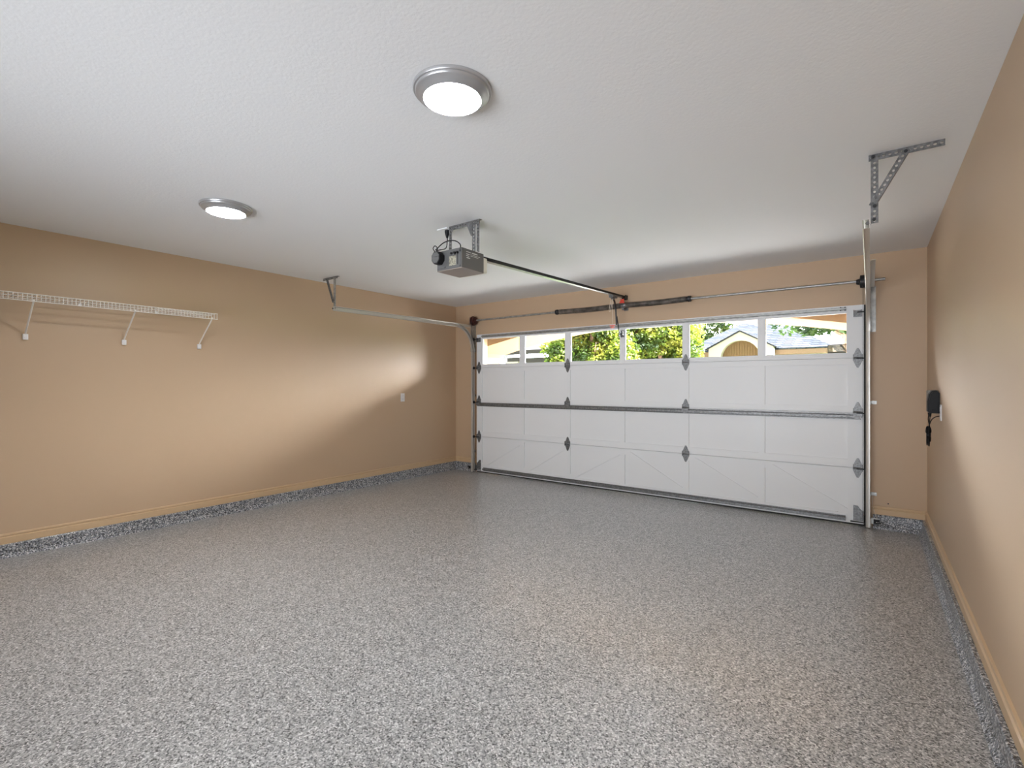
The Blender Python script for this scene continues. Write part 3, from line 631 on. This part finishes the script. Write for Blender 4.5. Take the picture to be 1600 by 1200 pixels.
def slope_face(bm, pts, t=.08):
    v = [Vector(p) for p in pts]; n = (v[1] - v[0]).cross(v[2] - v[0]).normalized()
    if n.z < 0: n = -n
    A = [bm.verts.new(p) for p in v]; B = [bm.verts.new(p - n * t) for p in v]; k = len(v)
    for i in range(k): bm.faces.new((A[i], A[(i + 1) % k], B[(i + 1) % k], B[i]))
    bm.faces.new(A); bm.faces.new(B[::-1]); return bm
# house across the street: pyramid roof and arched gable
hs = thing('house', 'cream house with blue-grey pyramid roof and arched gable across the street', 'house', (-4, 24, 0))
bx0, bx1, by0, by1, ez, ax, ay, az = -6.85, -1.12, 22.0, 27.6, 2.80, -3.98, 24.9, 4.62
obj('wall', box(NB(), bx0 + .4, bx1 - .4, by0 + .4, by1 - .4, -.05, ez - .12), 'stuccow', hs)
bm = NB(); cs = [(bx0, by0, ez), (bx1, by0, ez), (bx1, by1, ez), (bx0, by1, ez)]
for i in range(4): slope_face(bm, [cs[i], cs[(i + 1) % 4], (ax, ay, az)], .05)
obj('roof', bm, 'sh_blue', hs)
obj('eave_fascia', box(NB(), bx0 + .03, bx1 - .03, by0 + .03, by1 - .03, ez - .24, ez - .055), 'fascia', hs)
gx, gz, gh = -4.28, 3.50, 1.22                            # gable with arch in front
g0 = [(gx - gh, 2.86), (gx - gh, .0), (gx - .74, .0), (gx - .74, 2.25)] + [(gx + .74 * math.cos(PI - k * PI / 12), 2.45 + .70 * math.sin(PI - k * PI / 12)) for k in range(13)] + [(gx + .74, .0), (gx + gh, .0), (gx + gh, 2.86), (gx, gz)]
obj('gable_wall', prism(NB(), g0, 'y', 21.45, 21.75), 'stuccow', hs)
bm = NB()
for s in (-1, 1): prism(bm, [(gx, gz), (gx, gz + .06), (gx + s * (gh + .12), 2.84), (gx + s * (gh + .12), 2.78)], 'y', 21.38, 21.50)
obj('gable_edge', bm, 'darktrim', hs)
bm = NB()
for s in (-1, 1): slope_face(bm, [(gx, 21.5, gz + .05), (gx + s * (gh + .12), 21.5, 2.83), (gx + s * (gh + .12), 22.4, 2.83), (gx, 23.4, gz + .05)], .04)
obj('gable_roof', bm, 'sh_blue', hs)
bm = prism(NB(), [(gx - .8, .0), (gx + .8, .0), (gx + .8, 3.2), (gx - .8, 3.2)], 'y', 21.80, 21.86)
for k in range(15): box(bm, gx - .70 + k * .1, gx - .685 + k * .1, 21.78, 21.80, 1.0, 3.2)
obj('arch_siding', bm, 'stucco', hs)
# pale roof house further behind on the right
hb = thing('house', 'house with pale sunlit shingle roof behind the right end of the street', 'house', (2, 33, 0))
obj('wall', box(NB(), -3.0, 9, 30.6, 38, -.05, 2.7), 'stuccow', hb)
obj('roof', slope_face(slope_face(slope_face(NB(), [(-3.4, 30, 2.75), (9.4, 30, 2.75), (6.5, 34.3, 5.2), (-.6, 34.3, 5.2)]), [(-3.4, 38.6, 2.75), (9.4, 38.6, 2.75), (6.5, 34.3, 5.2), (-.6, 34.3, 5.2)]), [(-3.4, 30, 2.75), (-3.4, 38.6, 2.75), (-.6, 34.3, 5.2)]), 'sh_pale', hb)
# left neighbour
hl = thing('house', 'white-walled house with pale roof and brown gutters seen through the left windows', 'house', (-14, 21, 0))
obj('wall', box(NB(), -15.0, -10.9, 20.3, 27, -.05, 2.62), 'stuccow', hl)
bm = slope_face(NB(), [(-15.6, 19.8, 3.02), (-11.35, 19.8, 3.02), (-11.35, 25.5, 6.1), (-15.6, 25.5, 6.1)]); slope_face(bm, [(-15.6, 19.8, 3.02), (-15.6, 25.5, 6.1), (-19.5, 25.5, 3.02)])
slope_face(bm, [(-11.2, 18.2, 2.55), (-8.2, 19.8, 2.55), (-9.6, 22.5, 3.9), (-11.35, 22.5, 3.9)])
obj('roof', bm, 'sh_pale', hl)
bm = box(NB(), -15.62, -11.4, 19.70, 19.82, 2.84, 3.04); box(bm, -13.9, -11.9, 20.0, 20.29, 2.44, 2.68); box(bm, -15.0, -14.2, 19.9, 20.29, 2.50, 2.72)
prism(bm, [(-12.0, 2.50), (-11.4, 2.86), (-11.2, 3.0), (-11.5, 2.50)], 'y', 19.7, 19.82)
obj('gutter', bm, 'gutter', hl)
bm = NB(); box(bm, -11.2, -8.9, 18.15, 18.3, 2.38, 2.50); obj('porch_gutter', bm, 'gutter', hl)
obj('porch_wall', box(NB(), -11.0, -8.6, 18.6, 22.4, -.05, 2.38), 'stuccow', hl)
obj('chimney_pillar', box(NB(), -15.05, -14.25, 19.85, 19.99, -.05, 2.50), 'stuccow', hl)

# trees
def tree(label, x, y, base_z, top_z, rx, ry, leaf, n, size, m, seed, trunk_r=.14, lumps=14, group='trees across the street'):
    rnd = random.Random(seed); t = thing('tree', label, 'tree', (x, y, -.05), group)
    bm = NB(); zc = (base_z + top_z) / 2; rz = (top_z - base_z) / 2
    tube(bm, smoothpath([(x, y, -.05), (x + .08, y, zc * .4), (x - .05, y + .05, zc), (x + .05, y, top_z - rz * .4)], 4), [trunk_r * (1 - .6 * k / 12) for k in range(13)], 10)
    for k in range(9):
        a = rnd.uniform(0, 2 * PI); z0 = rnd.uniform(base_z + .1 * rz, zc); e = (x + math.cos(a) * rx * .8, y + math.sin(a) * ry * .8, z0 + rnd.uniform(.2, .8) * rz)
        tube(bm, smoothpath([(x, y, z0), ((x + e[0]) / 2, (y + e[1]) / 2, (z0 + e[2]) / 2 + .15), e], 4), [trunk_r * .35 * (1 - .8 * k2 / 8) for k2 in range(9)], 6)
    obj('trunk', bm, 'bark', t)
    L = []
    for k in range(lumps):
        a = rnd.uniform(0, 2 * PI); f = rnd.uniform(.3, .85); h = rnd.uniform(-.75, .85); q = math.sqrt(max(0, 1 - h * h * .8))
        L.append((x + math.cos(a) * rx * f * q, y + math.sin(a) * ry * f * q, zc + h * rz, rnd.uniform(.28, .45)))
    verts, faces = [], []
    for k in range(n):
        lx, ly, lz, lr = rnd.choice(L); d = Vector((rnd.gauss(0, 1), rnd.gauss(0, 1), rnd.gauss(0, 1))).normalized() * (rnd.random() ** .4)
        c = Vector((lx + d.x * rx * lr, ly + d.y * ry * lr, lz + d.z * rz * lr * 1.1))
        ax1 = Vector((rnd.gauss(0, 1), rnd.gauss(0, 1), rnd.gauss(0, .7))).normalized(); ax2 = ax1.cross(Vector((rnd.gauss(0, 1), rnd.gauss(0, 1), rnd.gauss(0, 1)))).normalized(); nn = ax1.cross(ax2)
        s = size * rnd.uniform(.7, 1.3); i = len(verts)
        verts += [c - ax1 * s * .5, c + ax2 * s * .26 + nn * s * .08, c + ax1 * s * .5, c - ax2 * s * .26 + nn * s * .08]
        faces += [(i, i + 1, i + 2), (i, i + 2, i + 3)]
    me = bpy.data.meshes.new('foliage'); me.from_pydata([tuple(v) for v in verts], [], faces); me.materials.append(M[m])
    o = bpy.data.objects.new('foliage', me); COL.objects.link(o); o.parent = t; o.location = -wl(t)
    return t
tree('large yellow-green tree filling the third door window from the left', -7.75, 15.2, .7, 4.3, 1.6, 1.5, 0, 24000, .15, 'leaf_y', 3, lumps=40)
tree('large pale yellow-green tree filling the fourth door window from the left', -6.1, 17.4, .7, 4.3, 1.3, 1.3, 0, 24000, .15, 'leaf_y', 8, lumps=40)
tree('bright green tree behind the left slope of the blue-grey roof', -9.2, 33, 1.5, 6.6, 2.3, 2.0, 0, 7000, .26, 'leaf_g', 12, lumps=18)
tree('round yellow-green tree behind the cream house gable', -6.0, 36, 2.5, 6.0, 1.3, 1.5, 0, 3500, .26, 'leaf_y', 21, lumps=12)
tree('tree with brown trunk and overhanging green branches at the right end of the street', -.46, 14.6, 2.38, 4.6, 2.0, 1.4, 0, 11000, .14, 'leaf_d', 33, trunk_r=.17, lumps=18)
